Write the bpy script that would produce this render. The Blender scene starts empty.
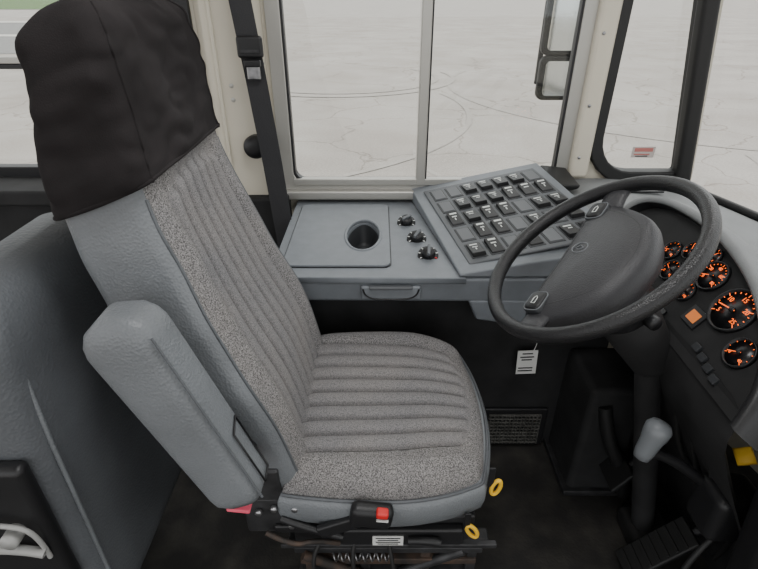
import bpy, math, random
from mathutils import Vector, Matrix, noise
random.seed(4)
V=Vector
scene=bpy.context.scene
COL=scene.collection

# ------------------------------------------------------------ materials
def nodes(m):
    m.use_nodes=True
    return m.node_tree.nodes,m.node_tree.links
def mat(name,c,rough=.6,metal=0,noise_amt=0,nscale=20,bump=0,bscale=60,btype='noise',c2=None,spec=.4,emit=None,es=0,detail=4,lo=.35,hi=.65):
    m=bpy.data.materials.new(name);n,l=nodes(m)
    b=n['Principled BSDF']
    b.inputs['Base Color'].default_value=(*c,1)
    b.inputs['Roughness'].default_value=rough
    b.inputs['Metallic'].default_value=metal
    b.inputs['Specular IOR Level'].default_value=spec
    if emit:
        b.inputs['Emission Color'].default_value=(*emit,1);b.inputs['Emission Strength'].default_value=es
    tc=n.new('ShaderNodeTexCoord')
    if noise_amt or c2:
        t=n.new('ShaderNodeTexNoise');t.inputs['Scale'].default_value=nscale;t.inputs['Detail'].default_value=detail
        l.new(tc.outputs['Object'],t.inputs['Vector'])
        r=n.new('ShaderNodeValToRGB')
        a=c2 if c2 else tuple(x*(1-noise_amt) for x in c)
        d=c if c2 else tuple(min(1,x*(1+noise_amt)) for x in c)
        r.color_ramp.elements[0].position=lo;r.color_ramp.elements[1].position=hi
        r.color_ramp.elements[0].color=(*a,1);r.color_ramp.elements[1].color=(*d,1)
        l.new(t.outputs['Fac'],r.inputs['Fac']);l.new(r.outputs['Color'],b.inputs['Base Color'])
    if bump:
        if btype=='voronoi':
            t=n.new('ShaderNodeTexVoronoi');o='Distance'
        else:
            t=n.new('ShaderNodeTexNoise');o='Fac'
        t.inputs['Scale'].default_value=bscale
        l.new(tc.outputs['Object'],t.inputs['Vector'])
        bp=n.new('ShaderNodeBump');bp.inputs['Strength'].default_value=bump;bp.inputs['Distance'].default_value=.002
        l.new(t.outputs[o],bp.inputs['Height']);l.new(bp.outputs['Normal'],b.inputs['Normal'])
    return m
M={}
M['vinyl']=mat('grey_vinyl',(.15,.160,.170),.44,noise_amt=.1,nscale=9,bump=.4,bscale=240,btype='voronoi')
M['vinyl2']=mat('grey_vinyl_dark',(.088,.094,.102),.5,noise_amt=.15,nscale=6,bump=.35,bscale=200,btype='voronoi')
M['cover']=mat('dark_cloth',(.022,.0195,.0200),.95,noise_amt=.25,nscale=8,bump=.35,bscale=500,spec=.1)
M['console']=mat('console_grey_plastic',(.16,.174,.190),.5,noise_amt=.05,nscale=30,bump=.25,bscale=500)
M['dash']=mat('dash_grey_plastic',(.17,.176,.178),.6,noise_amt=.06,nscale=12,bump=.25,bscale=500)
M['panel']=mat('switch_panel_grey',(.085,.09,.097),.5,bump=.2,bscale=500)
M['slot']=mat('switch_slot',(.03,.032,.035),.5)
M['blank']=mat('switch_blank',(.10,.105,.112),.5)
M['black']=mat('black_plastic',(.012,.012,.013),.42,bump=.2,bscale=400)
M['blackm']=mat('black_matte',(.014,.014,.0145),.8,noise_amt=.35,nscale=12)
M['rub']=mat('black_rubber',(.012,.012,.012),.55)
M['rim']=mat('wheel_leather',(.014,.014,.015),.33,bump=.35,bscale=420,btype='voronoi')
M['hub']=mat('wheel_pad',(.032,.032,.035),.42,bump=.3,bscale=420,btype='voronoi')
M['cream']=mat('cream_paint',(.56,.52,.43),.45,noise_amt=.03,nscale=4)
M['alu']=mat('aluminium_frame',(.42,.41,.38),.4,metal=.6)
M['steel']=mat('steel',(.35,.35,.36),.35,metal=.9,noise_amt=.3,nscale=40)
M['rust']=mat('rusty_steel',(.09,.06,.045),.7,metal=.4,c2=(.035,.032,.03),nscale=35)
M['dksteel']=mat('dark_steel',(.045,.045,.047),.5,metal=.5,noise_amt=.3,nscale=30)
M['slat']=mat('vent_slat',(.085,.083,.076),.5,noise_amt=.3,nscale=30)
M['white']=mat('white_label',(.62,.62,.60),.6)
M['mark']=mat('switch_marking',(.62,.64,.62),.6)
M['red']=mat('red_plastic',(.6,.02,.02),.4)
M['pink']=mat('pink_tag',(.75,.1,.16),.5)
M['yellow']=mat('yellow_plastic',(.75,.45,.03),.5)
M['knobg']=mat('knob_grey',(.14,.15,.16),.32)
M['orange']=mat('gauge_orange',(.9,.2,.02),.5,emit=(1,.12,.015),es=1.7)
M['lcd']=mat('lcd_orange',(.5,.15,.03),.4,emit=(1,.25,.05),es=.35)
M['gface']=mat('gauge_face',(.006,.006,.007),.3)
M['seam']=mat('seam_thread',(.03,.029,.029),.9)
M['grass']=mat('grass',(.08,.16,.03),.9,noise_amt=.4,nscale=2)
M['asph']=mat('asphalt',(.25,.25,.245),.9,noise_amt=.08,nscale=3)
M['wline']=mat('road_paint',(.6,.59,.55),.8)
M['tyre']=mat('tyre_mark',(.375,.35,.322),.9,c2=(.42,.392,.36),nscale=7)
M['pipe']=mat('white_pipe',(.32,.32,.31),.4)
M['stk']=mat('sticker_paper',(.5,.45,.42),.6)
M['stkr']=mat('sticker_red',(.45,.16,.14),.6)
M['ceil']=mat('ceiling_vinyl',(.6,.58,.54),.8)
M['mirr']=mat('mirror_glass',(.75,.76,.77),.08,metal=.9)
M['strap']=mat('belt_webbing',(.02,.02,.022),.7,bump=.4,bscale=350)

def tweed(name,sc_,c0,c1,lo,hi):
    m=bpy.data.materials.new(name);n,l=nodes(m);b=n['Principled BSDF']
    b.inputs['Roughness'].default_value=.95;b.inputs['Specular IOR Level'].default_value=.1
    tc=n.new('ShaderNodeTexCoord')
    t=n.new('ShaderNodeTexNoise');t.inputs['Scale'].default_value=sc_;t.inputs['Detail'].default_value=1
    l.new(tc.outputs['Object'],t.inputs['Vector'])
    r=n.new('ShaderNodeValToRGB');e=r.color_ramp.elements
    e[0].position=lo;e[0].color=(*c0,1)
    e[1].position=hi;e[1].color=(*c1,1)
    l.new(t.outputs['Fac'],r.inputs['Fac'])
    t2=n.new('ShaderNodeTexNoise');t2.inputs['Scale'].default_value=7;t2.inputs['Detail'].default_value=3
    l.new(tc.outputs['Object'],t2.inputs['Vector'])
    r2=n.new('ShaderNodeValToRGB');r2.color_ramp.elements[0].position=.3;r2.color_ramp.elements[1].position=.7
    r2.color_ramp.elements[0].color=(.84,.85,.87,1);r2.color_ramp.elements[1].color=(1.0,.98,.96,1)
    l.new(t2.outputs['Fac'],r2.inputs['Fac'])
    mx=n.new('ShaderNodeMixRGB');mx.blend_type='MULTIPLY';mx.inputs['Fac'].default_value=1
    l.new(r.outputs['Color'],mx.inputs['Color1']);l.new(r2.outputs['Color'],mx.inputs['Color2'])
    l.new(mx.outputs['Color'],b.inputs['Base Color'])
    bp=n.new('ShaderNodeBump');bp.inputs['Strength'].default_value=.25;bp.inputs['Distance'].default_value=.0015
    l.new(t.outputs['Fac'],bp.inputs['Height']);l.new(bp.outputs['Normal'],b.inputs['Normal'])
    return m
M['tweed']=tweed('tweed_fabric',450,(.075,.072,.072),(.31,.30,.296),.32,.70)
M['fab']=tweed('channel_fabric',560,(.115,.112,.113),(.275,.265,.262),.3,.7)

def concrete():
    m=bpy.data.materials.new('concrete_pavement');n,l=nodes(m);b=n['Principled BSDF']
    b.inputs['Roughness'].default_value=.9
    tc=n.new('ShaderNodeTexCoord')
    def nz(s,d,lo,hi,c0,c1):
        t=n.new('ShaderNodeTexNoise');t.inputs['Scale'].default_value=s;t.inputs['Detail'].default_value=d
        l.new(tc.outputs['Object'],t.inputs['Vector'])
        r=n.new('ShaderNodeValToRGB');r.color_ramp.elements[0].position=lo;r.color_ramp.elements[1].position=hi
        r.color_ramp.elements[0].color=(*c0,1);r.color_ramp.elements[1].color=(*c1,1)
        l.new(t.outputs['Fac'],r.inputs['Fac']);return r.outputs['Color']
    a=nz(.6,9,.3,.7,(.395,.36,.325),(.50,.468,.432))
    f=nz(28,8,.3,.7,(.78,.78,.78),(1,1,1))
    mx=n.new('ShaderNodeMixRGB');mx.blend_type='MULTIPLY';mx.inputs['Fac'].default_value=1
    l.new(a,mx.inputs['Color1']);l.new(f,mx.inputs['Color2'])
    nd=n.new('ShaderNodeTexNoise');nd.inputs['Scale'].default_value=1.2;nd.inputs['Detail'].default_value=6
    l.new(tc.outputs['Object'],nd.inputs['Vector'])
    vm=n.new('ShaderNodeVectorMath');vm.operation='MULTIPLY_ADD'
    vm.inputs[1].default_value=(.9,.9,.9)
    l.new(nd.outputs['Color'],vm.inputs[0]);l.new(tc.outputs['Object'],vm.inputs[2])
    vo=n.new('ShaderNodeTexVoronoi');vo.feature='DISTANCE_TO_EDGE';vo.inputs['Scale'].default_value=.42
    l.new(vm.outputs['Vector'],vo.inputs['Vector'])
    rc=n.new('ShaderNodeValToRGB');rc.color_ramp.elements[0].position=.002;rc.color_ramp.elements[1].position=.009
    rc.color_ramp.elements[0].color=(.66,.63,.60,1);rc.color_ramp.elements[1].color=(1,1,1,1)
    l.new(vo.outputs['Distance'],rc.inputs['Fac'])
    m2=n.new('ShaderNodeMixRGB');m2.blend_type='MULTIPLY';m2.inputs['Fac'].default_value=1
    l.new(mx.outputs['Color'],m2.inputs['Color1']);l.new(rc.outputs['Color'],m2.inputs['Color2'])
    l.new(m2.outputs['Color'],b.inputs['Base Color'])
    return m
M['conc']=concrete()
M['floor']=mat('rubber_floor',(.05,.046,.04),.75,c2=(.018,.017,.016),nscale=11,bump=.6,bscale=120,detail=10,lo=.42,hi=.75)
def glass():
    m=bpy.data.materials.new('window_glass');n,l=nodes(m)
    o=n['Material Output'];n.remove(n['Principled BSDF'])
    t=n.new('ShaderNodeBsdfTransparent');t.inputs['Color'].default_value=(.95,.96,.95,1)
    g=n.new('ShaderNodeBsdfGlossy');g.inputs['Roughness'].default_value=.02
    mx=n.new('ShaderNodeMixShader');mx.inputs['Fac'].default_value=.04
    l.new(t.outputs[0],mx.inputs[1]);l.new(g.outputs[0],mx.inputs[2]);l.new(mx.outputs[0],o.inputs['Surface'])
    return m
M['glass']=glass()

# ------------------------------------------------------------ helpers
def empty(name,loc):
    e=bpy.data.objects.new(name,None);e.location=loc;e.empty_display_size=.05
    COL.objects.link(e);return e
def par(o,p):
    if p is not None:
        o.parent=p;o.matrix_parent_inverse=Matrix.Translation(-p.location)
def obj(name,verts,faces,mats,p=None,smooth=True,fm=None,sub=0,bev=0,bseg=3):
    me=bpy.data.meshes.new(name);me.from_pydata([tuple(v) for v in verts],[],faces)
    mats=mats if isinstance(mats,(list,tuple)) else [mats]
    for m in mats: me.materials.append(M[m])
    if fm:
        for i,f in enumerate(me.polygons): f.material_index=fm[i]
    for f in me.polygons: f.use_smooth=smooth
    import bmesh
    bm=bmesh.new();bm.from_mesh(me);bmesh.ops.recalc_face_normals(bm,faces=bm.faces);bm.to_mesh(me);bm.free()
    o=bpy.data.objects.new(name,me);COL.objects.link(o);par(o,p)
    if bev:
        b=o.modifiers.new('b','BEVEL');b.width=bev;b.segments=bseg;b.limit_method='ANGLE'
        w=o.modifiers.new('w','WEIGHTED_NORMAL')
    if sub:
        s=o.modifiers.new('s','SUBSURF');s.levels=sub;s.render_levels=sub
    return o
HF=[(0,3,2,1),(4,5,6,7),(0,1,5,4),(1,2,6,5),(2,3,7,6),(3,0,4,7)]
def box(name,c,s,m,p=None,bev=.004,R=None,bseg=3):
    hx,hy,hz=[x/2 for x in s]
    vs=[V((x*hx,y*hy,z*hz)) for z in(-1,1) for x,y in((-1,-1),(1,-1),(1,1),(-1,1))]
    if R is not None: vs=[R@v for v in vs]
    vs=[v+V(c) for v in vs]
    return obj(name,vs,HF,m,p,bev>0,bev=bev,bseg=bseg)
def hexa(name,pts,m,p=None,bev=.006):
    return obj(name,pts,HF,m,p,bev>0,bev=bev)
def loft(name,rings,m,p=None,caps=True,closed=True,fmf=None,sub=0,smooth=True):
    n=len(rings[0]);vs=[v for r in rings for v in r];fs=[];fm=[]
    for i in range(len(rings)-1):
        for j in range(n if closed else n-1):
            k=(j+1)%n
            fs.append((i*n+j,i*n+k,(i+1)*n+k,(i+1)*n+j));fm.append(fmf(i,j) if fmf else 0)
    if caps:
        fs.append(tuple(range(n))[::-1]);fm.append(0)
        b=(len(rings)-1)*n;fs.append(tuple(range(b,b+n)));fm.append(0 if not fmf else fm[-2])
    return obj(name,vs,fs,m,p,smooth,fm=fm,sub=sub)
def tube(name,pts,r,m,p=None,res=4,cyc=False,smooth=True):
    cu=bpy.data.curves.new(name,'CURVE');cu.dimensions='3D';cu.bevel_depth=r;cu.bevel_resolution=res;cu.use_fill_caps=True
    s=cu.splines.new('NURBS' if smooth and len(pts)>2 else 'POLY');s.points.add(len(pts)-1)
    for i,q in enumerate(pts): s.points[i].co=(*q,1)
    if s.type=='NURBS': s.order_u=3;s.use_endpoint_u=not cyc
    s.use_cyclic_u=cyc
    o=bpy.data.objects.new(name,cu);cu.materials.append(M[m]);COL.objects.link(o);par(o,p);return o
def frame(n,up=V((0,0,1))):
    n=V(n).normalized();x=V(up).cross(n)
    if x.length<1e-4: x=V((1,0,0)).cross(n)
    x.normalize();y=n.cross(x);return x,y,n
def disc(name,c,n,r,h,m,p=None,seg=40,prof=None,caps=True):
    x,y,z=frame(n);prof=prof or [(r,0),(r,h*.8),(r*.94,h)]
    rings=[[V(c)+x*(a*math.cos(t*2*math.pi/seg))+y*(a*math.sin(t*2*math.pi/seg))+z*hh for t in range(seg)] for a,hh in prof]
    return loft(name,rings,m,p,caps=caps)
def catmull(pts,k=6,closed=True):
    out=[];n=len(pts)
    for i in range(n if closed else n-1):
        def P(j):
            return V(pts[j%n]) if closed else V(pts[max(0,min(n-1,j))])
        a,b,c,d=P(i-1),P(i),P(i+1),P(i+2)
        for q in range(k):
            t=q/k
            out.append(.5*((2*b)+(c-a)*t+(2*a-5*b+4*c-d)*t*t+(3*b-a-3*c+d)*t**3))
    if not closed: out.append(V(pts[-1]))
    return out
def rr(x0,x1,y0,y1,r=.02,k=6):
    rs=r if isinstance(r,(list,tuple)) else [r]*4
    out=[]
    for (cx,cy,a,R) in((x0+rs[0],y0+rs[0],180,rs[0]),(x1-rs[1],y0+rs[1],270,rs[1]),(x1-rs[2],y1-rs[2],0,rs[2]),(x0+rs[3],y1-rs[3],90,rs[3])):
        for i in range(k+1):
            t=math.radians(a+90*i/k);out.append((cx+R*math.cos(t),cy+R*math.sin(t)))
    return out
def plate(name,loops,th,mtx,m,p=None,bev=0):
    cu=bpy.data.curves.new(name,'CURVE');cu.dimensions='2D';cu.fill_mode='BOTH';cu.extrude=th/2-bev;cu.bevel_depth=bev
    for L in loops:
        s=cu.splines.new('POLY');s.points.add(len(L)-1);s.use_cyclic_u=True
        for i,q in enumerate(L): s.points[i].co=(q[0],q[1],0,1)
    t=bpy.data.objects.new('tmp',cu);COL.objects.link(t);bpy.context.view_layer.update()
    dg=bpy.context.evaluated_depsgraph_get();me=bpy.data.meshes.new_from_object(t.evaluated_get(dg))
    bpy.data.objects.remove(t);bpy.data.curves.remove(cu)
    me.transform(mtx);me.name=name;me.materials.clear();me.materials.append(M[m])
    o=bpy.data.objects.new(name,me);COL.objects.link(o);par(o,p);return o
def basis(x,y,z,loc):
    return Matrix(((x[0],y[0],z[0],loc[0]),(x[1],y[1],z[1],loc[1]),(x[2],y[2],z[2],loc[2]),(0,0,0,1)))
WALLM=lambda y: basis((1,0,0),(0,0,1),(0,-1,0),(0,y,0))
def text(name,s,size,mtx,m,p=None,ext=.0003):
    cu=bpy.data.curves.new(name,'FONT');cu.body=s;cu.size=size;cu.align_x='CENTER';cu.align_y='CENTER';cu.extrude=ext
    cu.materials.append(M[m])
    t=bpy.data.objects.new('tmp',cu);COL.objects.link(t);bpy.context.view_layer.update()
    dg=bpy.context.evaluated_depsgraph_get();me=bpy.data.meshes.new_from_object(t.evaluated_get(dg))
    bpy.data.objects.remove(t);me.transform(mtx);me.name=name
    o=bpy.data.objects.new(name,me);COL.objects.link(o);par(o,p);return o
def gauss(x,w): return math.exp(-(x/w)**2)
def sstep(a,b,x):
    t=max(0,min(1,(x-a)/(b-a)));return t*t*(3-2*t)

# ------------------------------------------------------------ outside
def quad(name,x0,x1,y0,y1,z,m,p=None):
    return obj(name,[(x0,y0,z),(x1,y0,z),(x1,y1,z),(x0,y1,z)],[(0,1,2,3)],m,p,False)
quad('ground',-220,220,-60,400,-1.0,'conc')
quad('grass_verge',-220,-52,92,400,-.95,'grass')
rd=empty('road',(-30,45,-.98))
quad('asphalt_lane',-120,-15,24,50,-.985,'asph',rd)
quad('lane_line',-120,-16,34,35.6,-.975,'wline',rd)
quad('curb_line',-120,-18,50,53,-.965,'wline',rd)
tm=empty('tire_marks',(2,8,-1))
def arc(name,cx,cy,r,a0,a1,w,z):
    vs=[];n=48
    for i in range(n+1):
        a=math.radians(a0+(a1-a0)*i/n)
        for rad in(r-w/2,r+w/2): vs.append((cx+rad*math.cos(a),cy+rad*math.sin(a),z))
    obj(name,vs,[(2*i,2*i+1,2*i+3,2*i+2) for i in range(n)],'tyre',tm,False)
for i,a in enumerate([(2.8,8.2,2.2,150,330,.09),(1.6,9,4.5,200,350,.08),(9,15,7,150,300,.12),(-4,12,6,250,380,.12),(-1.2,17,3,180,400,.12),(-1.2,17,3.5,200,380,.12)]): arc('mark_%d'%i,*a,-.996+.002*i)

# ------------------------------------------------------------ cabin shell
wl=rr(-1.9,-.575,.79,1.78,.04)
wm=rr(-.30,.60,.735,1.75,.035)
wq=[(x,z) for x,z in rr(.70,1.005,.77,1.6,[.13,.03,.05,.05])]
wq=[(x-(max(0,(x-.72)/.285))*max(0,z-.77)*.155,z) for x,z in wq]
wall=plate('wall_left',[[(-2.2,-.02),(1.0,-.02),(1.06,.62),(1.05,.78),(.87,2.1),(-2.2,2.1)],wl,wm,wq],.05,WALLM(1.675),'cream')
w2=empty('window_2',(-1.2,1.66,1.3))
plate('frame',[rr(-1.93,-.545,.765,1.81,.05),rr(-1.88,-.6,.80,1.76,.04)],.04,WALLM(1.655),'black',w2,bev=.003)
box('rail',(-1.25,1.65,1.125),(1.32,.02,.018),'alu',w2,.002)
box('rail_seal',(-1.25,1.653,1.108),(1.32,.022,.014),'black',w2,.002)
box('sill',(-1.3,1.57,.745),(1.5,.16,.05),'blackm',w2,.01)
plate('pane',[rr(-1.9,-.58,.78,1.78,.03)],.004,WALLM(1.67),'glass',w2)
w1=empty('window_1',(.15,1.66,1.3))
plate('frame',[rr(-.325,.625,.71,1.78,.05),rr(-.287,.588,.75,1.74,.035)],.03,WALLM(1.652),'alu',w1,bev=.003)
plate('seal',[rr(-.293,.594,.744,1.746,.035),rr(-.28,.581,.757,1.73,.035)],.03,WALLM(1.655),'black',w1,bev=.003)
box('slider_post',(.138,1.645,1.24),(.03,.03,1.0),'alu',w1,.004)
box('slider_seal',(.155,1.65,1.24),(.006,.03,1.0),'black',w1,.001)
box('slider_track',(.15,1.645,.752),(.87,.028,.022),'alu',w1,.003)
box('lower_sill',(.15,1.63,.712),(.95,.04,.03),'alu',w1,.006)
plate('pane',[rr(-.3,.6,.73,1.75,.03)],.004,WALLM(1.672),'glass',w1)
w3=empty('window_3',(.85,1.66,1.2))
def grow(L,d):
    n=len(L);out=[]
    for i in range(n):
        a=V(L[i-1]);b=V(L[(i+1)%n]);t=(b-a)
        if t.length<1e-6:t=V((1,0))
        t.normalize();nn=V((t.y,-t.x));out.append((L[i][0]+nn.x*d,L[i][1]+nn.y*d))
    return out
plate('gasket',[grow(wq,.017),grow(wq,-.012)],.05,WALLM(1.652),'rub',w3,bev=.006)
plate('pane',[wq],.004,WALLM(1.672),'glass',w3)
box('parking_sticker',(.872,1.662,.845),(.075,.002,.036),'stk',w3,.0)
box('sticker_band',(.872,1.6605,.853),(.06,.001,.012),'stkr',w3,.0)
box('sticker_text_1',(.868,1.6605,.838),(.052,.001,.004),'stkr',w3,.0)
box('sticker_text_2',(.868,1.6605,.832),(.04,.001,.003),'black',w3,.0)

tr=empty('trim_1',(-.43,1.63,1.2))
hexa('pillar_cover',[(-.535,1.652,-.0),(-.335,1.652,0),(-.36,1.60,0),(-.50,1.60,0),(-.535,1.652,2.08),(-.335,1.652,2.08),(-.36,1.60,2.08),(-.50,1.60,2.08)],'cream',tr,.012)
for z in(.95,1.12,1.3): disc('screw_%d'%int(z*100),(-.345,1.618,z),(.6,-1,0),.006,.003,'steel',tr,12)
for z in(1.02,1.06): disc('hole_%d'%int(z*100),(-.44,1.6,z),(0,-1,0),.007,.001,'alu',tr,16)
box('pillar_lip',(-.475,1.598,1.2),(.012,.012,1.7),'cream',tr,.004)
tr2=empty('trim_2',(.65,1.64,1.3))
box('pillar_cover',(.655,1.635,1.42),(.062,.04,1.3),'cream',tr2,.014)
for z in(.84,1.0,1.2): disc('screw_%d'%int(z*100),(.645,1.615,z),(0,-1,0),.005,.003,'steel',tr2,12)
cp=empty('corner_pillar',(.95,1.62,1.2))
hexa('post',[(.985,1.655,.72),(1.035,1.655,.72),(1.03,1.60,.72),(.985,1.61,.72),(.79,1.655,2.08),(.84,1.655,2.08),(.835,1.60,2.08),(.79,1.61,2.08)],'rub',cp,.012)
ws=empty('windshield',(1.1,.6,1.3))
def wsx(y,z): return 1.03+.2*(1-((y-.35)/1.3)**2)*(1 if abs(y-.35)<1.3 else 0)-(z-.75)*.155
rings=[[V((wsx(y,z),y,z)) for y in [1.62-i*.1 for i in range(27)]] for z in(.72,1.1,1.5,2.08)]
loft('glass_pane',rings,'glass',ws,caps=False,closed=False)
tube('lower_gasket',[(wsx(y,.73)-.005,y,.735) for y in [1.62-i*.1 for i in range(27)]],.012,'rub',ws)
rings=[[V((wsx(y,.72)+.01,y,z)) for y in [1.66-i*.1 for i in range(27)]] for z in(-.02,.74)]
loft('wall_front',rings,'cream',None,caps=False,closed=False)
box('floor',(-.5,.35,-.02),(3.4,2.62,.04),'floor',None,0)
box('ceiling',(-.6,.4,2.12),(3.3,2.6,.04),'ceil',None,0)
box('wall_left_lining',(-1.25,1.60,.36),(1.9,.08,.72),'blackm',None,.01)

# ------------------------------------------------------------ side mirror outside
sm=empty('side_mirror',(.65,2.0,1.2))
def mirror(z0,z1,x0,x1,tag):
    plate('housing_'+tag,[rr(x0,x1,z0,z1,.02)],.03,WALLM(2.02),'rub',sm,bev=.008)
    plate('glass_'+tag,[rr(x0+.01,x1-.01,z0+.01,z1-.01,.015)],.004,WALLM(2.0),'mirr',sm)
mirror(.955,1.095,.60,.72,'lower');mirror(1.11,1.5,.595,.725,'upper')
tube('arm',[(.60,2.05,1.6),(.60,2.05,1.0)],.01,'rub',sm)
tube('bracket',[(.6,2.05,1.56),(.75,1.9,1.56),(.84,1.72,1.56)],.014,'rub',sm)

# ------------------------------------------------------------ side console
sc=empty('side_console',(0,1.35,.6))
ZT=.685
top=[(-.275,1.105),(.214,1.10),(.124,1.645),(-.275,1.645)]
CRX,CRY,CCX,CCY=.049,.105,-.046,1.345
def ell(kx,ky,n,z=None,dy=0):
    o=[]
    for i in range(n):
        a=2*math.pi*i/n;x_=CCX+kx*math.cos(a);y_=CCY+dy+ky*math.sin(a)
        o.append((x_,y_) if z is None else V((x_,y_,z)))
    return o
cup=ell(CRX,CRY,48)
plate('top',[top,cup],.018,Matrix.Translation((0,0,ZT-.009)),'console',sc,bev=.003)
plate('tray_lid',[rr(-.25,.028,1.155,1.585,.02),cup],.008,Matrix.Translation((0,0,ZT+.003)),'console',sc,bev=.002)
plate('tray_gap',[rr(-.255,.033,1.15,1.59,.022),rr(-.25,.028,1.155,1.585,.02)],.003,Matrix.Translation((0,0,ZT+.0005)),'black',sc)
loft('cup_well',[ell(.001,.001,48,ZT-.075),ell(.034,.082,48,ZT-.075),ell(.042,.094,48,ZT-.063),ell(.0475,.1035,48,ZT+.004)],'slot',sc,caps=False)
loft('cup_mat',[ell(.031,.075,40,ZT-.074),ell(.031,.075,40,ZT-.071),ell(.029,.072,40,ZT-.070)],'panel',sc)
tube('cup_ring',ell(CRX+.002,CRY+.002,32,ZT+.006),.0045,'console',sc,cyc=True)
hexa('fascia',[(-.275,1.115,.605),(.55,1.115,.60),(.55,1.15,.60),(-.275,1.15,.605),(-.275,1.10,.683),(.55,1.10,.683),(.55,1.15,.683),(-.275,1.15,.683)],'console',sc,.012)
hexa('lower_skirt',[(.26,1.125,.54),(.52,1.125,.50),(.52,1.15,.50),(.26,1.15,.54),(.23,1.112,.61),(.55,1.112,.61),(.55,1.15,.61),(.23,1.15,.61)],'console',sc,.008)
box('end_panel',(-.265,1.38,.33),(.02,.52,.66),'console',sc,.006)
box('drawer_front',(.03,1.1,.642),(.15,.012,.038),'console',sc,.005)
tube('drawer_gap',[(-.04,1.093,.655),(-.038,1.093,.628),(.03,1.093,.624),(.098,1.093,.628),(.10,1.093,.655)],.0022,'black',sc)
box('drawer_pull',(.03,1.091,.661),(.11,.014,.008),'panel',sc,.003)
DN=V((0,-.5,.866));DY=V((0,.866,.5))
for i,(x,y) in enumerate([(.084,1.438),(.108,1.32),(.132,1.215)]):
    c0=V((x,y,ZT+.006))
    disc('dial_base_%d'%i,c0-DN*.012,DN,.028,.014,'black',sc,32)
    disc('dial_%d'%i,c0,DN,.018,.022,'black',sc,28,prof=[(.019,0),(.0165,.016),(.014,.02)])
    a_=.5+i*.5;gx=V((1,0,0))*math.cos(a_)+DY*math.sin(a_);gy=DN.cross(gx)
    q=[c0+DN*.018+gx*s1*.0155+gy*s2*.0038 for s1,s2 in((-1,-1),(1,-1),(1,1),(-1,1))]
    hexa('dial_grip_%d'%i,q+[v+DN*.011 for v in q],'knobg',sc,.0015)
    for k in range(7):
        a=math.radians(-30+k*40);rx=V((1,0,0))*math.cos(a)+DY*math.sin(a);ry=DN.cross(rx)
        q=[c0+DN*.0022+rx*(.0235+s1*.003)+ry*s2*.0012 for s1,s2 in((-1,-1),(1,-1),(1,1),(-1,1))]
        hexa('dial_mark_%d_%d'%(i,k),q+[v+DN*.0008 for v in q],'red' if (i==2 and k==0) else 'mark',sc,0)
box('kick_panel',(.2,1.21,.30),(.95,.03,.60),'blackm',sc,.006)

# raised switch panel
sp=empty('switch_panel',(.35,1.35,.72))
A=V((.119,1.615,.728));B=V((.49,1.615,.812));D=V((.214,1.1,.692));C=B+(D-A)+V((0,0,-.01))
ax=(B-A);dx=(D-A);nn=(dx.cross(ax)).normalized()
hexa('body',[V((A.x-.012,1.645,.69)),V((B.x+.03,1.645,.69)),V((C.x+.03,1.1,.686)),V((D.x-.012,1.1,.686)),A+V((-.012,.03,0)),B+V((.03,.03,0.004)),C+V((.03,-.0,.004)),D+V((-.012,0,0.002))],'console',sp,.010)
def PP(a,d,h=0): return A+ax*a+dx*d+nn*h
def pq(name,a0,a1,d0,d1,h0,h1,m,p,bev=.002):
    pts=[PP(a0,d0,h0),PP(a1,d0,h0),PP(a1,d1,h0),PP(a0,d1,h0),PP(a0,d0,h1),PP(a1,d0,h1),PP(a1,d1,h1),PP(a0,d1,h1)]
    return hexa(name,pts,m,p,bev)
pq('inset',.06,1.0,.05,.93,-.002,.006,'panel',sp,.004)
k=0
for i in range(7):
    for j in range(5):
        a0=.10+i*.128;d0=.085+j*.168
        blank=random.random()<.28
        pq('slot_%d'%k,a0,a0+.108,d0,d0+.140,.004,.0075,'slot',sp,.001)
        if blank:
            pq('blank_%d'%k,a0+.01,a0+.098,d0+.010,d0+.130,.006,.0095,'blank',sp,.002)
        else:
            t=random.choice([0,1])
            pts=[PP(a0+.008,d0+.010,.006),PP(a0+.100,d0+.010,.006),PP(a0+.100,d0+.130,.006),PP(a0+.008,d0+.130,.006),
                 PP(a0+.012,d0+.014,.019-.008*t),PP(a0+.096,d0+.014,.019-.008*t),PP(a0+.096,d0+.126,.011+.008*t),PP(a0+.012,d0+.126,.011+.008*t)]
            hexa('rocker_%d'%k,pts,'black',sp,.0015)
            f0=lambda d:(.019-.008*t)+((.011+.008*t)-(.019-.008*t))*(d-.014)/.112
            for nm,a1_,a2_,d1_,d2_ in(('m',.028,.080,.026,.038),('n',random.choice([.036,.045]),.072,.056,.064),('o',.050,.058,.074,.092)):
                if nm=='o' and (i+j)%3==0: continue
                pts=[PP(a0+aa,d0+dd,f0(dd)+hh) for hh in(-.001,.0007) for aa,dd in((a1_,d1_),(a2_,d1_),(a2_,d2_),(a1_,d2_))]
                hexa('marking_%s_%d'%(nm,k),pts,'mark',sp,0)
        k+=1

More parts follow.
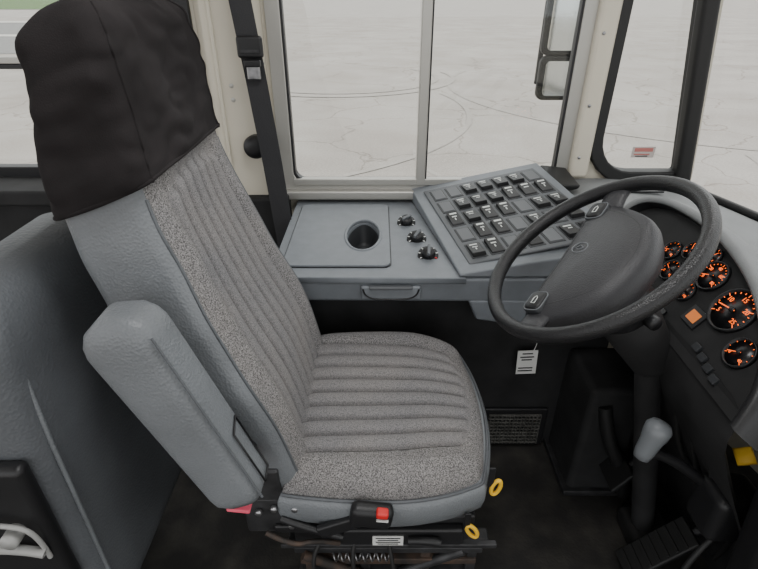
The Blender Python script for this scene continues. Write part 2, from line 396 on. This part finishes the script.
dct=empty('heater_duct',(.63,1.1,.2))
box('duct',(.635,1.10,.2),(.15,.2,.40),'blackm',dct,.02)
box('duct_flange',(.635,1.10,.015),(.18,.23,.02),'dksteel',dct,.004)
tube('hose',[(.60,1.0,.35),(.62,.98,.25),(.68,.97,.15),(.72,.98,.02)],.018,'rub',dct)
vg=empty('air_vent',(.43,1.19,.085))
box('surround',(.435,1.188,.085),(.2,.012,.155),'black',vg,.004)
for i in range(9): box('slat_%d'%i,(.432,1.178,.025+i*.0145),(.165,.008,.0045),'slat',vg,.001)
for i in range(14): box('bar_%d'%i,(.355+i*.0122,1.176,.083),(.0025,.008,.125),'slat',vg,.0005)
tg=empty('hang_tag',(.43,1.17,.35))
R5=Matrix.Rotation(-.05,3,'Y')
box('card',(.432,1.165,.365),(.058,.002,.085),'white',tg,0,R=R5)
for i,(w,z) in enumerate([(.03,.397),(.04,.385),(.03,.375),(.042,.345),(.042,.335)]): box('print_%d'%i,(.43,1.1635,z),(w,.0012,.0035),'black',tg,0,R=R5)
tube('string',[(.445,1.165,.405),(.46,1.16,.46),(.44,1.17,.52)],.001,'white',tg)

# ------------------------------------------------------------ dashboard
db=empty('dashboard',(.85,.8,.6))
def dtop(y):
    xw=wsx(y,.73)-.012
    hump=.045*gauss((y-.85),.42)
    return [V((.70,y,.66)),V((.71,y,.70+hump*.3)),V((.725,y,.735+hump*.6)),V((.76,y,.748+hump)),V((.86,y,.745+hump*.9)),V((xw-.06,y,.74+hump*.2)),V((xw,y,.725))]
rings=[]
for y in [1.63,1.55,1.45,1.35,1.27]:
    xw=wsx(y,.73)-.012
    rings.append([V((.56,y,.70)),V((.58,y,.748)),V((.62,y,.765)),V((.72,y,.768)),V((.84,y,.762)),V((xw-.06,y,.745)),V((xw,y,.725))])
for i in range(8): rings.append(dtop(1.18-i*.09))
loft('top_shell',rings,'dash',db,caps=False,closed=False,sub=1)
hexa('corner_recess',[(.54,1.5,.755),(.62,1.5,.775),(.62,1.64,.775),(.54,1.64,.755),(.53,1.49,.79),(.62,1.49,.79),(.62,1.645,.80),(.53,1.645,.81)],'rub',db,.01)
box('defrost_slot',(.80,1.50,.768),(.16,.02,.006),'black',db,.002)
# instrument cluster
ic=empty('instrument_cluster',(.66,.87,.79))
G0=V((.66,.87,.79));GW=V((.61,0,.79)).normalized();GN=V((-.79,0,.61)).normalized()
def GP(y,w,h=0): return V((G0.x,y,G0.z))+GW*w+GN*h
arch=[(1.235,-.12),(1.245,-.03),(1.225,.035),(1.16,.068),(1.07,.08),(.97,.08),(.88,.068),(.80,.048),(.73,.018),(.67,-.02),(.62,-.07),(.59,-.13)]
ap=catmull([(a,b,0) for a,b in arch],5,False)
def off(q,d):
    c=V((.93,-.12,0));v=(V((q.x,q.y,0))-c).normalized();return q+v*d
rr_=[[GP(q.x,q.y,-.02) for q in ap],[GP(q.x,q.y,.022) for q in ap]]
for d,h in((.006,.028),(.018,.026),(.026,.012),(.034,-.03),(.03,-.09)): rr_.append([GP(*off(q,d)[:2],h) for q in ap])
loft('hood',rr_,['dash','black'],ic,caps=False,closed=False,fmf=lambda i,j:1 if i<1 or j>42 else 0)
fv=[GP(q.x,q.y,-.004) for q in ap];obj('face',fv,[tuple(range(len(fv)))],'blackm',ic,False)
TX=V((0,-1,0))
def gauge(tag,y,w,r,labels,needle,a0=215,a1=-35):
    disc('bezel_'+tag,GP(y,w,-.004),GN,r*1.12,.006,'black',ic,40,prof=[(r*1.14,0),(r*1.12,.008),(r*1.02,.008),(r,.002),(.001,.002)])
    disc('dial_'+tag,GP(y,w,-.002),GN,r,.0015,'gface',ic,40,prof=[(r,0),(r,.001),(.001,.001)])
    n=len(labels);nt=(n-1)*4+1
    def pt(a,rad,h): return GP(y,w,h)+TX*(rad*math.cos(a))+GW*(rad*math.sin(a))
    for i in range(nt):
        a=math.radians(a0+(a1-a0)*i/(nt-1));c=pt(a,r*.9,.0015);rd=TX*math.cos(a)+GW*math.sin(a);td=GN.cross(rd)
        L=r*(.08 if i%4==0 else .04);tw=r*.018
        q4=[c-rd*L-td*tw,c+rd*L-td*tw,c+rd*L+td*tw,c-rd*L+td*tw]
        hexa('tick_%s_%d'%(tag,i),q4+[q+GN*.0006 for q in q4],'orange',ic,0)
    for i,s in enumerate(labels):
        a=math.radians(a0+(a1-a0)*i/max(1,n-1))
        if s: text('num_%s_%d'%(tag,i),s,r*.32,basis(TX,GW,GN,pt(a,r*.64,.0015)),'orange',ic)
    a=math.radians(needle);tube('needle_'+tag,[pt(a,-r*.15,.004),pt(a,r*.8,.004)],r*.025,'orange',ic,smooth=False)
    disc('hubcap_'+tag,GP(y,w,.001),GN,r*.14,.005,'black',ic,16)
gauge('oil',1.03,.006,.021,['0','','80'],200)
gauge('volt',.985,.032,.020,['8','','16'],120)
gauge('temp',.983,-.026,.022,['C','','H'],160)
gauge('fuel',.932,.048,.018,['E','','F'],60)
gauge('speed',.890,.020,.030,['0','20','40','60','80'],205)
gauge('air',.905,-.036,.020,['0','','150'],100)
gauge('tach',.790,-.002,.041,['5','10','15','20','25'],190)
gauge('boost',.706,-.046,.026,['0','','40'],210)
def gq(name,y,w,hw,hh,h0,h1,m,p=ic,bev=.001):
    c=[(y+hw,w-hh),(y-hw,w-hh),(y-hw,w+hh),(y+hw,w+hh)]
    return hexa(name,[GP(a,b,h0) for a,b in c]+[GP(a,b,h1) for a,b in c],m,p,bev)
gq('display_bezel',.835,-.058,.022,.019,-.004,.002,'black');gq('display',.835,-.058,.014,.011,.001,.003,'lcd')
for i in range(5): gq('warning_lamp_%d'%i,.90+i*.024,-.095,.008,.006,-.004,.001,'gface')
for i in range(4): gq('button_%d'%i,.77-i*.026,-.092-.005*i,.009,.007,-.004,.004,'slot')
rings=[]
for y in(1.25,1.15,1.0,.85,.7,.60):
    rings.append([V((.60,y,.71)),V((.575,y,.655)),V((.60,y,.58)),V((.70,y,.40)),V((.80,y,.2)),V((.86,y,0))])
loft('lower_panel',rings,'blackm',db,caps=False,closed=False,sub=1)
hexa('side_pod',[(.70,.50,0),(.98,.50,0),(.98,.59,0),(.72,.59,0),(.66,.52,.50),(.98,.50,.66),(.98,.59,.70),(.64,.59,.62)],'black',db,.02)
for i in range(4):
    tube('harness_%d'%i,[(.62,.66+i*.05,.60),(.66,.62+i*.06,.48-.02*i),(.74,.64+i*.05,.34),(.78,.7+i*.03,.16)],.006,'rub',db)

# ------------------------------------------------------------ steering wheel
sw=empty('steering_wheel',(.402,.865,.868))
SC=V((.402,.865,.868));al_=math.radians(37)
E1=V((0,1,0));E2=V((math.cos(al_),0,math.sin(al_)));SN=V((-math.sin(al_),0,math.cos(al_)))
S=(E1*.66+E2*.75).normalized();Q=(-E1*.75+E2*.66).normalized()
def SP(s,q,h=0): return SC+S*s+Q*q+SN*h
n=96;rings=[]
for i in range(n+1):
    a=2*math.pi*i/n;rd=S*math.cos(a)+Q*math.sin(a)
    rings.append([SC+rd*(.204+.0140*math.cos(t))+SN*(.0155*math.sin(t)) for t in [2*math.pi*j/18 for j in range(18)]])
loft('rim',rings,'rim',sw,caps=False)
out=[(.150,-.078),(.172,-.052),(.158,-.012),(.130,.045),(.085,.09),(0,.112)]
out=out+[(-a,b) for a,b in out[:-1]][::-1]+[(-.09,-.080),(0,-.076),(.09,-.080)]
oc=catmull([(a,b,0) for a,b in out],6)
prof=[(.80,-.075),(.96,-.06),(1.0,-.038),(.985,-.022),(.93,-.010),(.80,-.002),(.5,.004),(.05,.006)]
rings=[[SP(.0+q.x*k_,.012+(q.y-.012)*k_,h) for q in oc] for k_,h in prof]
loft('hub_pad',rings,'hub',sw)
for sgn,t in((1,'a'),(-1,'b')):
    rings=[]
    for u in[0,.25,.5,.75,1]:
        s_=sgn*(.09+.115*u);hw=.034-.010*u+.008*(u>.8);q0=-.046+.012*u;h0=-.034+.030*u
        rings.append([SP(s_,q0+hw*math.cos(a),h0+.011*math.sin(a)) for a in [2*math.pi*j/16 for j in range(16)]])
    loft('spoke_'+t,rings,'hub',sw)
    def rb(sa,sb,h): return [SP(sgn*.128+a,-.048+b,h+abs(a*0)) for a,b in rr(-sa,sa,-sb,sb,sb*.6)]
    loft('button_ring_'+t,[rb(.025,.021,-.02),rb(.025,.021,.001),rb(.023,.019,.003)],'slot',sw)
    loft('button_'+t,[rb(.021,.017,-.01),rb(.021,.017,.004),rb(.018,.014,.0065)],'black',sw)
    tube('button_edge_'+t,rb(.0235,.0195,.0028)[::2],.0009,'knobg',sw,cyc=True)
    tube('button_icon_'+t,[SP(sgn*.128+a,-.048+b,.0068) for a,b in((-.009,-.004),(.004,-.004),(.009,.0),(.004,.004),(-.009,.004))],.0008,'mark',sw,cyc=True,smooth=False)
tube('emblem_ring',[SP(.014+.014*math.cos(a),-.026+.017*math.sin(a),.0045) for a in [i*math.pi/8 for i in range(16)]],.0012,'knobg',sw,cyc=True)
tube('emblem_diamond',[SP(.014,-.035,.005),SP(.020,-.026,.005),SP(.014,-.017,.005),SP(.008,-.026,.005)],.001,'knobg',sw,cyc=True,smooth=False)
tube('pad_seam',[SP(.0+q.x*.78,.012+(q.y-.012)*.78,-.0025) for q in oc[::3]],.0013,'black',sw,cyc=True)
st=empty('steering_column',(.5,.86,.5))
def col(name,h0,h1,r0,r1,m):
    seg=32;rings=[[SC+SN*h+E1*(r*1.05*math.cos(a))+E2*(r*math.sin(a)) for a in [2*math.pi*j/seg for j in range(seg)]] for h,r in((h0,r0*.9),(h0-.01,r0),((h0+h1)/2,(r0+r1)/2),(h1+.01,r1),(h1,r1*.9))]
    return loft(name,rings,m,st)
col('upper_shroud',-.07,-.16,.055,.07,'black')
col('lower_shroud',-.15,-.32,.062,.05,'blackm')
tube('shaft',[SC-SN*.29,V((.66,.86,.3)),V((.72,.86,.02))],.028,'blackm',st)
tube('stalk',[SC-SN*.09+E1*.06,SC-SN*.06+E1*.15+E2*.03,SC-SN*.05+E1*.19+E2*.035],.007,'black',st)
disc('tilt_knob',SC-SN*.12+V((.03,-.08,0)),(.3,-1,0),.014,.02,'black',st,20)
box('floor_boot',(.73,.86,.03),(.12,.13,.06),'rub',st,.02)

# ------------------------------------------------------------ lever at right
lv=empty('gear_lever',(.56,.7,.5))
kc=V((.530,.70,.542));kd=V((.28,.12,.95)).normalized()
x,y,z=frame(kd)
pr=[(-.044,.006),(-.040,.015),(-.026,.018),(.0,.020),(.020,.024),(.034,.025),(.044,.019),(.048,.008)]
rings=[[kc+z*h+x*(r*math.cos(a))+y*(r*math.sin(a)) for a in [2*math.pi*j/24 for j in range(24)]] for h,r in pr]
loft('knob',rings,'knobg',lv)
tube('stem',[(.528,.698,.52),(.565,.70,.505),(.62,.695,.47),(.67,.69,.43)],.011,'black',lv)
box('base',(.70,.66,.40),(.10,.09,.12),'black',lv,.02)
tube('cable',[(.70,.64,.36),(.62,.62,.25),(.66,.6,.1),(.7,.62,.02)],.006,'rub',lv)
pb=empty('parking_brake_knob',(.70,.67,.53))
disc('knob',(.688,.66,.545),(-.6,-.4,.7),.022,.018,'yellow',pb,4,prof=[(.014,-.01),(.022,0),(.022,.012),(.015,.016)])
disc('stem',(.70,.665,.53),(-.6,-.4,.7),.008,.02,'steel',pb,16)
pd=empty('accelerator_pedal',(.66,.76,.1))
Rp=Matrix.Rotation(math.radians(-48),3,'Y')
box('pad',(.69,.76,.10),(.20,.08,.014),'rub',pd,.005,R=Rp)
for i in range(7): box('rib_%d'%i,V((.69,.76,.10))+Rp@V((-.078+i*.025,0,.009)),(.008,.07,.004),'rub',pd,.001,R=Rp)
tube('arm',[(.74,.76,.15),(.82,.76,.2)],.01,'dksteel',pd)
bp_=empty('brake_pedal',(.64,.93,.15))
box('pad',(.66,.96,.15),(.08,.10,.014),'rub',bp_,.005,R=Matrix.Rotation(math.radians(-55),3,'Y'))
tube('arm',[(.668,.96,.145),(.74,.96,.19),(.8,.96,.4)],.011,'dksteel',bp_)

# ------------------------------------------------------------ driver seat
ds=empty('driver_seat',(0,.87,.3))
YC=.865
O=V((-.142,YC,.45));U=V((-.312,0,.95)).normalized();F=V((.95,0,.312)).normalized();Sd=V((0,1,0))
def BP(h,y,f): return O+U*h+Sd*y+F*(f+.055*sstep(.52,.88,h))
def wfun(h):
    pts=[(0,.215),(.08,.232),(.25,.235),(.4,.222),(.55,.205),(.65,.195),(.76,.188),(.9,.172)]
    for (a,b),(c,d) in zip(pts,pts[1:]):
        if h<=c: return b+(d-b)*sstep(a,c,h)
    return pts[-1][1]
def tfun(h): return .15-.008*sstep(.1,.6,h)-.036*sstep(.64,.84,h)
HT=.855
NF=180
PIT=.0415
gr=[(-2.5+i)*PIT for i in range(6)]
def gtop(y): return .60+.03*(1-(y/.13)**2)
def ring(h,dw=0,df=0,grooves=True,cap=1.0,nf=NF):
    w=(wfun(h)+dw)*(cap**.5 if cap<1 else 1);T=(tfun(h)+2*df)*cap;r=min(.034,T*.48,w*.45)
    pts=[];tg=[];mid=-tfun(h)/2
    f1=mid+T/2;f0=mid-T/2
    for i in range(nf+1):
        y=(-(w-r))+2*(w-r)*i/nf
        f=f1;sc_=w/.235
        if grooves:
            g=0
            gt=gtop(y);act=1-sstep(gt-.012,gt,h)
            for q in gr: g+=gauss(y-q*sc_,.0042)
            puff=0
            if abs(y)<3.5*PIT*sc_: puff=.007*abs(math.sin((y/sc_/PIT+.5)*math.pi))
            f+=(-.009*g+puff)*act
            f-=.005*gauss(abs(y)-3.5*PIT*sc_,.005)*(1-sstep(.62,.66,h))
            f-=.004*gauss(h-gt,.007)*(1 if abs(y)<.13*sc_ else 0)
            f+=.018*gauss(abs(y)-.175*sc_,.03)*(1-sstep(.5,.64,h))
            f+=.016*gauss(h-.2,.13)
        pts.append((y,f));tg.append((2 if abs(y)<3.5*PIT*sc_ and h<gtop(y) else 1))
    ff=f1+(0.016*gauss(h-.2,.13)+.010*(1-sstep(.5,.64,h)) if grooves else 0)
    def arcp(cy,cf,a0,a1,k=7,tags=None):
        for i in range(1,k+1):
            a=math.radians(a0+(a1-a0)*i/(k+1));pts.append((cy+r*math.cos(a),cf+r*math.sin(a)));tg.append(tags[i-1] if tags else 0)
    arcp(w-r,ff-r,90,0,tags=[1,1,0,0,0,0,0]);pts.append((w,mid));tg.append(0)
    arcp(w-r,f0+r,0,-90)
    for i in range(13):
        pts.append(((w-r)-2*(w-r)*i/12,f0));tg.append(0)
    arcp(-(w-r),f0+r,270,180);pts.append((-w,mid));tg.append(0);arcp(-(w-r),ff-r,180,90,tags=[0,0,0,0,1,1,1])
    return pts,tg
hs=[i*.012 for i in range(int(HT/.012)+1)]
rings=[];TG=[]
for h in hs:
    cap=1
    if h<.03: cap=math.sqrt(max(.02,1-((.03-h)/.03)**2))*.35+.65
    if h>HT-.06: cap=max(.05,math.sqrt(max(0,1-((h-HT+.06)/.062)**2)))
    p_,tags=ring(h,cap=cap);rings.append([BP(h,a,b) for a,b in p_]);TG.append(tags)
loft('backrest',rings,['vinyl','tweed','fab'],ds,fmf=lambda i,j:TG[i][j])
def surf(h,y):
    return -.009+.016*gauss(h-.2,.13)+.002
for gi,q in enumerate(gr):
    pts=[]
    for i in range(30):
        h=.03+i*(.59-.03+.03*(1-(q/.13)**2))/29;sc_=wfun(h)/.235
        pts.append(BP(h,q*sc_,surf(h,q)))
    tube('channel_seam_%d'%gi,pts,.0015,'seam',ds,res=2)
rings=[];H0=.642;H1=.893;nh=30
for i in range(nh+1):
    h=H0+(H1-H0)*i/nh
    cap=1
    if h>H1-.06: cap=max(.05,math.sqrt(max(0,1-((h-H1+.06)/.0605)**2)))
    p_,_=ring(h,dw=.010,df=.008,grooves=False,cap=cap,nf=60)
    rg=[]
    for a,b in p_:
        q=BP(h,a,b)
        hem=-.004*(1-i/nh)*(1 if b<-.05 else 0)
        d=noise.noise(q*9)*.010+abs(noise.noise(V((q.x*20+q.z*26,q.y*14,q.z*18-q.x*20))))*.018-.004
        c=BP(h,0,-.055);v=(q-c).normalized()
        rg.append(q+v*d*min(1,i/3+.3)+U*hem)
    rings.append(rg)
inner=[q+(BP(H0,0,-.055)-q).normalized()*.012 for q in rings[0]]
loft('head_cover',[inner]+rings,'cover',ds,sub=1)
tube('cover_hem',[rings[0][i]+U*.004 for i in range(0,len(rings[0]),3)],.0035,'cover',ds,cyc=True)
for idx in(0,60): tube('cover_seam_%d'%idx,[r[idx] for r in rings[:-3]],.0022,'cover',ds)
for sgn,t in((-1,'near'),(1,'far')):
    pts=[]
    for i in range(30):
        h=.03+i*.0205;p_,tg_=ring(h)
        nz_=[k for k in range(len(tg_)) if tg_[k]>0 and tg_[k-1]==0] if sgn<0 else [k+1 for k in range(len(tg_)-1) if tg_[k]>0 and tg_[k+1]==0]
        pts.append(BP(h,*p_[nz_[0]]))
    tube('piping_'+t,pts,.0026,'vinyl2',ds)

# cushion
CX,HX,HY=.018,.215,.25
NU,NVv=80,180
vs=[];fs=[];fm=[]
def cush(u,v,gv=True):
    a=.30 if u>0 else .12
    x=CX+HX*u*math.sqrt(1-a*v*v);y=YC+HY*v*math.sqrt(1-a*u*u)
    e=(1-abs(u)**7)*(1-abs(v)**9)
    z=.478+.05*max(0,e)**.42
    z+=.012*gauss(abs(v)-.84,.12)-.004*gauss(v,.5)
    z-=.014*sstep(.3,1,u)
    vv=v*(1+.08*u)
    lim=.86
    act=(1-sstep(lim-.04,lim,u+.25*v*v))*(1 if abs(vv)<.74 else 0)
    g=0
    for q in range(9): g+=gauss(vv-(-.68+q*.17),.017)
    z-=.009*g*act
    if abs(vv)<.68 and gv: z+=.006*act*abs(math.sin((vv+.68)/.17*math.pi))
    return V((x,y,z))
us=[-1+2*i/NU for i in range(NU+1)];vv_=[-1+2*i/NVv for i in range(NVv+1)]
for u in us:
    for v in vv_: vs.append(cush(u,v))
for i in range(NU):
    for j in range(NVv):
        a=i*(NVv+1)+j;fs.append((a,a+NVv+1,a+NVv+2,a+1))
        u=us[i];v=vv_[j];fm.append(1 if abs(v*(1+.08*u))<.68 and u+.25*v*v<.86 else 0)
obj('cushion_top',vs,fs,['tweed','fab'],ds,fm=fm)
for q in range(9):
    vq=-.68+q*.17;pts=[]
    for i in range(26):
        u=-.95+i*(.83-.25*vq*vq+.95)/25
        pts.append(cush(u,vq/(1+.08*u),False)+V((0,0,.0012)))
    tube('cushion_seam_%d'%q,pts,.0015,'seam',ds,res=2)
bd=[cush(u,-1) for u in us]+[cush(1,v) for v in vv_[1:]]+[cush(u,1) for u in us[::-1][1:]]+[cush(-1,v) for v in vv_[::-1][1:-1]]
cc=V((CX,YC,0))
def rim(d,z): 
    o=[]
    for q in bd:
        r=V((q.x-cc.x,q.y-cc.y,0));L=r.length;o.append(V((cc.x,cc.y,0))+r*((L+d)/L)+V((0,0,z)))
    return o
loft('cushion_rim',[rim(-.004,.480),rim(.006,.478),rim(.013,.464),rim(.014,.44),rim(.008,.412),rim(-.01,.394),rim(-.05,.39)],'vinyl',ds)
tube('cushion_piping',[q for q in rim(.004,.479)[::4]],.0032,'vinyl2',ds,cyc=True)

def armrest(name,y0):
    a0=V((-.225,y0,.575));a1=V((-.36,y0,.935));ad=(a1-a0).normalized();fx=V((ad.z,0,-ad.x))
    L=(a1-a0).length;rings=[];N=26
    for i in range(N+1):
        t=i/N;s_=t*L
        cap=1
        if s_<.03: cap=.72+.28*math.sqrt(1-((.03-s_)/.03)**2)
        if s_>L-.05: cap=max(.08,math.sqrt(max(0,1-((s_-L+.05)/.0505)**2)))
        wx=(.046+.010*t)*cap;wy=.042*(.35+.65*cap)
        rings.append([a0+ad*s_+fx*(wx*math.copysign(abs(math.cos(q))**.55,math.cos(q)))+V((0,1,0))*(wy*math.copysign(abs(math.sin(q))**.55,math.sin(q))) for q in [2*math.pi*j/36 for j in range(36)]])
    loft(name,rings,'vinyl',ds)
    tube(name+'_seam',[a0+ad*(s_)+fx*(.044+.028*s_)+V((0,-.034,0)) for s_ in(.01,.1,.2,.34)],.0020,'vinyl2',ds)
    tube(name+'_panel',[a0+ad*.02+fx*.050+V((0,-.012,0)),a0+ad*.13+fx*.0525+V((0,-.012,0)),a0+ad*.14+fx*.051+V((0,.02,0)),a0+ad*.02+fx*.048+V((0,.02,0))],.0018,'black',ds,cyc=True,smooth=False)
armrest('armrest',.565)
disc('armrest_pivot',(-.245,.64,.60),(0,-1,0),.03,.05,'black',ds,24)
box('pivot_bracket',(-.21,.635,.47),(.05,.02,.15),'dksteel',ds,.005)
# hardware
box('seat_pan',(.01,YC,.375),(.37,.44,.03),'dksteel',ds,.006)
box('side_skirt',(.0,.635,.345),(.34,.02,.055),'black',ds,.006)
box('slide_rail_near',(.02,.66,.30),(.42,.03,.025),'dksteel',ds,.004)
box('slide_rail_far',(.02,1.06,.30),(.42,.03,.025),'steel',ds,.004)
box('cross_bar',(.02,.63,.322),(.44,.012,.012),'dksteel',ds,.002)
for i,(z,m_) in enumerate([(.275,'dksteel'),(.235,'rust'),(.19,'dksteel')]): box('frame_bar_%d'%i,(.02,.655,z),(.40-.02*i,.02,.018),m_,ds,.003)
for i,x in enumerate([-.15,-.03,.1,.2]): box('frame_post_%d'%i,(x,.66,.22),(.022,.018,.14),'dksteel' if i%2 else 'rust',ds,.003)
pts=[(-.10+.0022*i,.64+.009*math.cos(i*.9),.262+.009*math.sin(i*.9)) for i in range(60)]
tube('return_spring',pts,.0016,'steel',ds,res=2)
tube('scissor_arm_a',[(-.16,.65,.07),(.18,.65,.27)],.011,'dksteel',ds,smooth=False)
tube('scissor_arm_b',[(.18,.64,.07),(-.16,.64,.27)],.011,'rust',ds,smooth=False)
disc('scissor_pin',(.01,.645,.17),(0,-1,0),.016,.025,'steel',ds,16)
for i in range(3): tube('air_hose_%d'%i,[(-.12+i*.07,.63,.33),(-.15+i*.09,.60,.28),(-.08+i*.06,.61,.2),(.02+i*.05,.63,.12)],.0045,'rub',ds)
rings=[]
for i in range(13):
    z=.05+i*.02;k_=1-.07*(i%2)
    rings.append([V((.02+(x)*k_,YC+.01+(y)*k_,z)) for x,y in rr(-.16,.16,-.17,.17,.05)])
loft('suspension_bellows',rings,'rub',ds,smooth=False)
box('base_plate',(.02,YC,.025),(.44,.46,.05),'dksteel',ds,.008)
box('base_foot',(.02,.64,.05),(.46,.03,.05),'dksteel',ds,.004)
box('label',(.018,.624,.343),(.062,.002,.028),'white',ds,0)
for i in range(4): box('label_print_%d'%i,(.018,.6225,.352-i*.006),(.05-.008*(i%2),.001,.002),'black',ds,0)
tube('air_valve',[(.06,.62,.35),(.1,.615,.36),(.12,.615,.35)],.009,'black',ds)
Rb=Matrix.Rotation(math.radians(8),3,'Y')
box('buckle_stalk',(-.065,.60,.43),(.11,.014,.03),'black',ds,.005,R=Matrix.Rotation(math.radians(-25),3,'Y'))
box('buckle_body',(-.014,.595,.466),(.080,.032,.050),'black',ds,.013,R=Rb)
box('buckle_button',(.006,.583,.486),(.022,.018,.014),'red',ds,.004,R=Rb)
box('buckle_slot',(.006,.5785,.472),(.022,.006,.004),'white',ds,.001,R=Rb)
tube('recline_lever',[(-.19,.62,.42),(-.13,.61,.40),(-.07,.605,.385)],.008,'black',ds)
hexa('red_tag',[(-.262,.555,.528),(-.222,.555,.522),(-.222,.585,.522),(-.262,.585,.528),(-.262,.555,.536),(-.222,.555,.530),(-.222,.585,.530),(-.262,.585,.536)],'pink',ds,.003)
for i,(x,y,z,a) in enumerate([(.228,.655,.465,.2),(.185,.625,.372,-.5)]):
    box('pull_strap_%d'%i,(x-.012,y,z+.03),(.012,.004,.05),'black',ds,.001)
    tube('pull_loop_%d'%i,[V((x,y,z))+Matrix.Rotation(a,3,'Y')@V((.008*math.cos(t),0,.02*math.sin(t))) for t in [j*math.pi/6 for j in range(12)]],.0042,'yellow',ds,cyc=True)
box('adjust_handle',(-.16,.625,.39),(.09,.02,.02),'black',ds,.005)
box('recliner_plate',(-.20,.63,.42),(.12,.012,.10),'dksteel',ds,.01)
for i,(x,z) in enumerate([(-.23,.44),(-.17,.40),(-.2,.45),(-.16,.45)]): disc('bolt_%d'%i,(x,.622,z),(0,-1,0),.007,.008,'steel',ds,6)
tube('brown_cable',[(-.22,.61,.39),(-.17,.60,.36),(-.12,.61,.37),(-.08,.62,.34)],.005,'rust',ds)

# ------------------------------------------------------------ passenger seat behind
ps=empty('passenger_seat',(-.8,.78,.4))
def slab(name,x0,x1,y0,y1,z0,z1,m,p,RT=.10,ry=.10):
    rings=[];N=34
    for i in range(N+1):
        t=i/N;z=z0+(z1-z0)*t;cap=1
        if z1-z<RT: cap=max(.03,math.sqrt(max(0,1-((RT-(z1-z))/RT)**2)))
        elif z-z0<.03: cap=.6+.4*math.sqrt(max(0,1-((.03-(z-z0))/.03)**2))
        mx=(x0+x1)/2;hx=(x1-x0)/2*(.3+.7*cap);hy=(y1-y0)/2-(1-cap)*ry
        rings.append([V((mx+a,(y0+y1)/2+b,z)) for a,b in rr(-hx,hx,-hy,hy,min(hx,.045))])
    return loft(name,rings,m,p)
slab('backrest',-.655,-.515,.53,.96,.20,.955,'vinyl2',ps)
slab('cushion',-1.16,-.66,.53,.96,.30,.47,'vinyl2',ps,RT=.04,ry=.03)
tube('back_piping',[(-.518,.565,.25),(-.514,.562,.5),(-.514,.562,.75),(-.525,.585,.90)],.004,'vinyl',ps)
box('pedestal',(-.86,.745,.15),(.4,.3,.32),'blackm',ps,.02)
box('recliner_cover',(-.60,.518,.54),(.14,.03,.30),'black',ps,.012)
disc('recliner_cap',(-.575,.505,.56),(0,-1,0),.014,.03,'pipe',ps,24)
tube('recliner_rod',[(-.64,.49,.525),(-.58,.49,.53),(-.54,.49,.515)],.008,'pipe',ps)
tube('recliner_cable',[(-.62,.49,.585),(-.56,.485,.595),(-.535,.49,.56),(-.545,.5,.49)],.004,'pipe',ps)

# ------------------------------------------------------------ seat belt
sb=empty('seat_belt',(-.33,1.5,1.1))
def ribbon(name,pts,w,th,m,p):
    rings=[]
    for q,yaw in pts:
        d=V((math.cos(yaw),math.sin(yaw),0))
        nrm=V((-d.y,d.x,0));q=V(q)
        rings.append([q-d*w/2-nrm*th,q+d*w/2-nrm*th,q+d*w/2+nrm*th,q-d*w/2+nrm*th])
    return loft(name,rings,m,p,smooth=False)
ribbon('strap',[((-.362,1.5,2.0),.1),((-.362,1.5,1.3),.1),((-.342,1.5,1.1),.05),((-.318,1.49,.85),0),((-.298,1.47,.62),-.1),((-.298,1.46,.02),-.1)],.058,.0012,'strap',sb)
box('guide_plate',(-.345,1.485,1.175),(.07,.018,.055),'black',sb,.008)
box('guide_slot',(-.345,1.475,1.165),(.05,.004,.008),'dksteel',sb,.001)
box('tongue_body',(-.342,1.485,1.115),(.036,.014,.045),'steel',sb,.005)
box('tongue_cap',(-.342,1.48,1.135),(.045,.016,.018),'black',sb,.004)
disc('retractor_knob',(-.385,1.60,.885),(0,-1,0),.034,.05,'black',sb,32,prof=[(.034,0),(.036,.03),(.03,.046),(.012,.05)])

# ------------------------------------------------------------ light
w=bpy.data.worlds.new('overcast_sky');scene.world=w;w.use_nodes=True
nt=w.node_tree;bg=nt.nodes['Background'];bg.inputs['Strength'].default_value=2.0
tc=nt.nodes.new('ShaderNodeTexCoord');sx=nt.nodes.new('ShaderNodeSeparateXYZ')
cr=nt.nodes.new('ShaderNodeValToRGB');cr.color_ramp.elements[0].color=(.84,.86,.88,1);cr.color_ramp.elements[1].color=(1,.99,.97,1)
nt.links.new(tc.outputs['Generated'],sx.inputs[0]);nt.links.new(sx.outputs['Z'],cr.inputs['Fac']);nt.links.new(cr.outputs['Color'],bg.inputs['Color'])
sl=bpy.data.lights.new('sun','SUN');sl.energy=1.2;sl.angle=math.radians(40)
so=bpy.data.objects.new('sun',sl);so.rotation_euler=(math.radians(-35),math.radians(25),0);COL.objects.link(so)
al=bpy.data.lights.new('cabin_fill','AREA');al.energy=12;al.shape='RECTANGLE';al.size=.6;al.size_y=.4  # added fill light to brighten the interior; no such fitting is known in the cabin
ao=bpy.data.objects.new('cabin_fill',al);ao.location=(.1,.6,2.05);COL.objects.link(ao)

# ------------------------------------------------------------ camera
cam=bpy.data.cameras.new('camera');cam.sensor_width=36;cam.lens=505/758*36;cam.clip_end=1000;cam.clip_start=.02
co=bpy.data.objects.new('camera',cam);co.location=(0,0,1.3);co.rotation_euler=(math.radians(60),0,0)
COL.objects.link(co);scene.camera=co
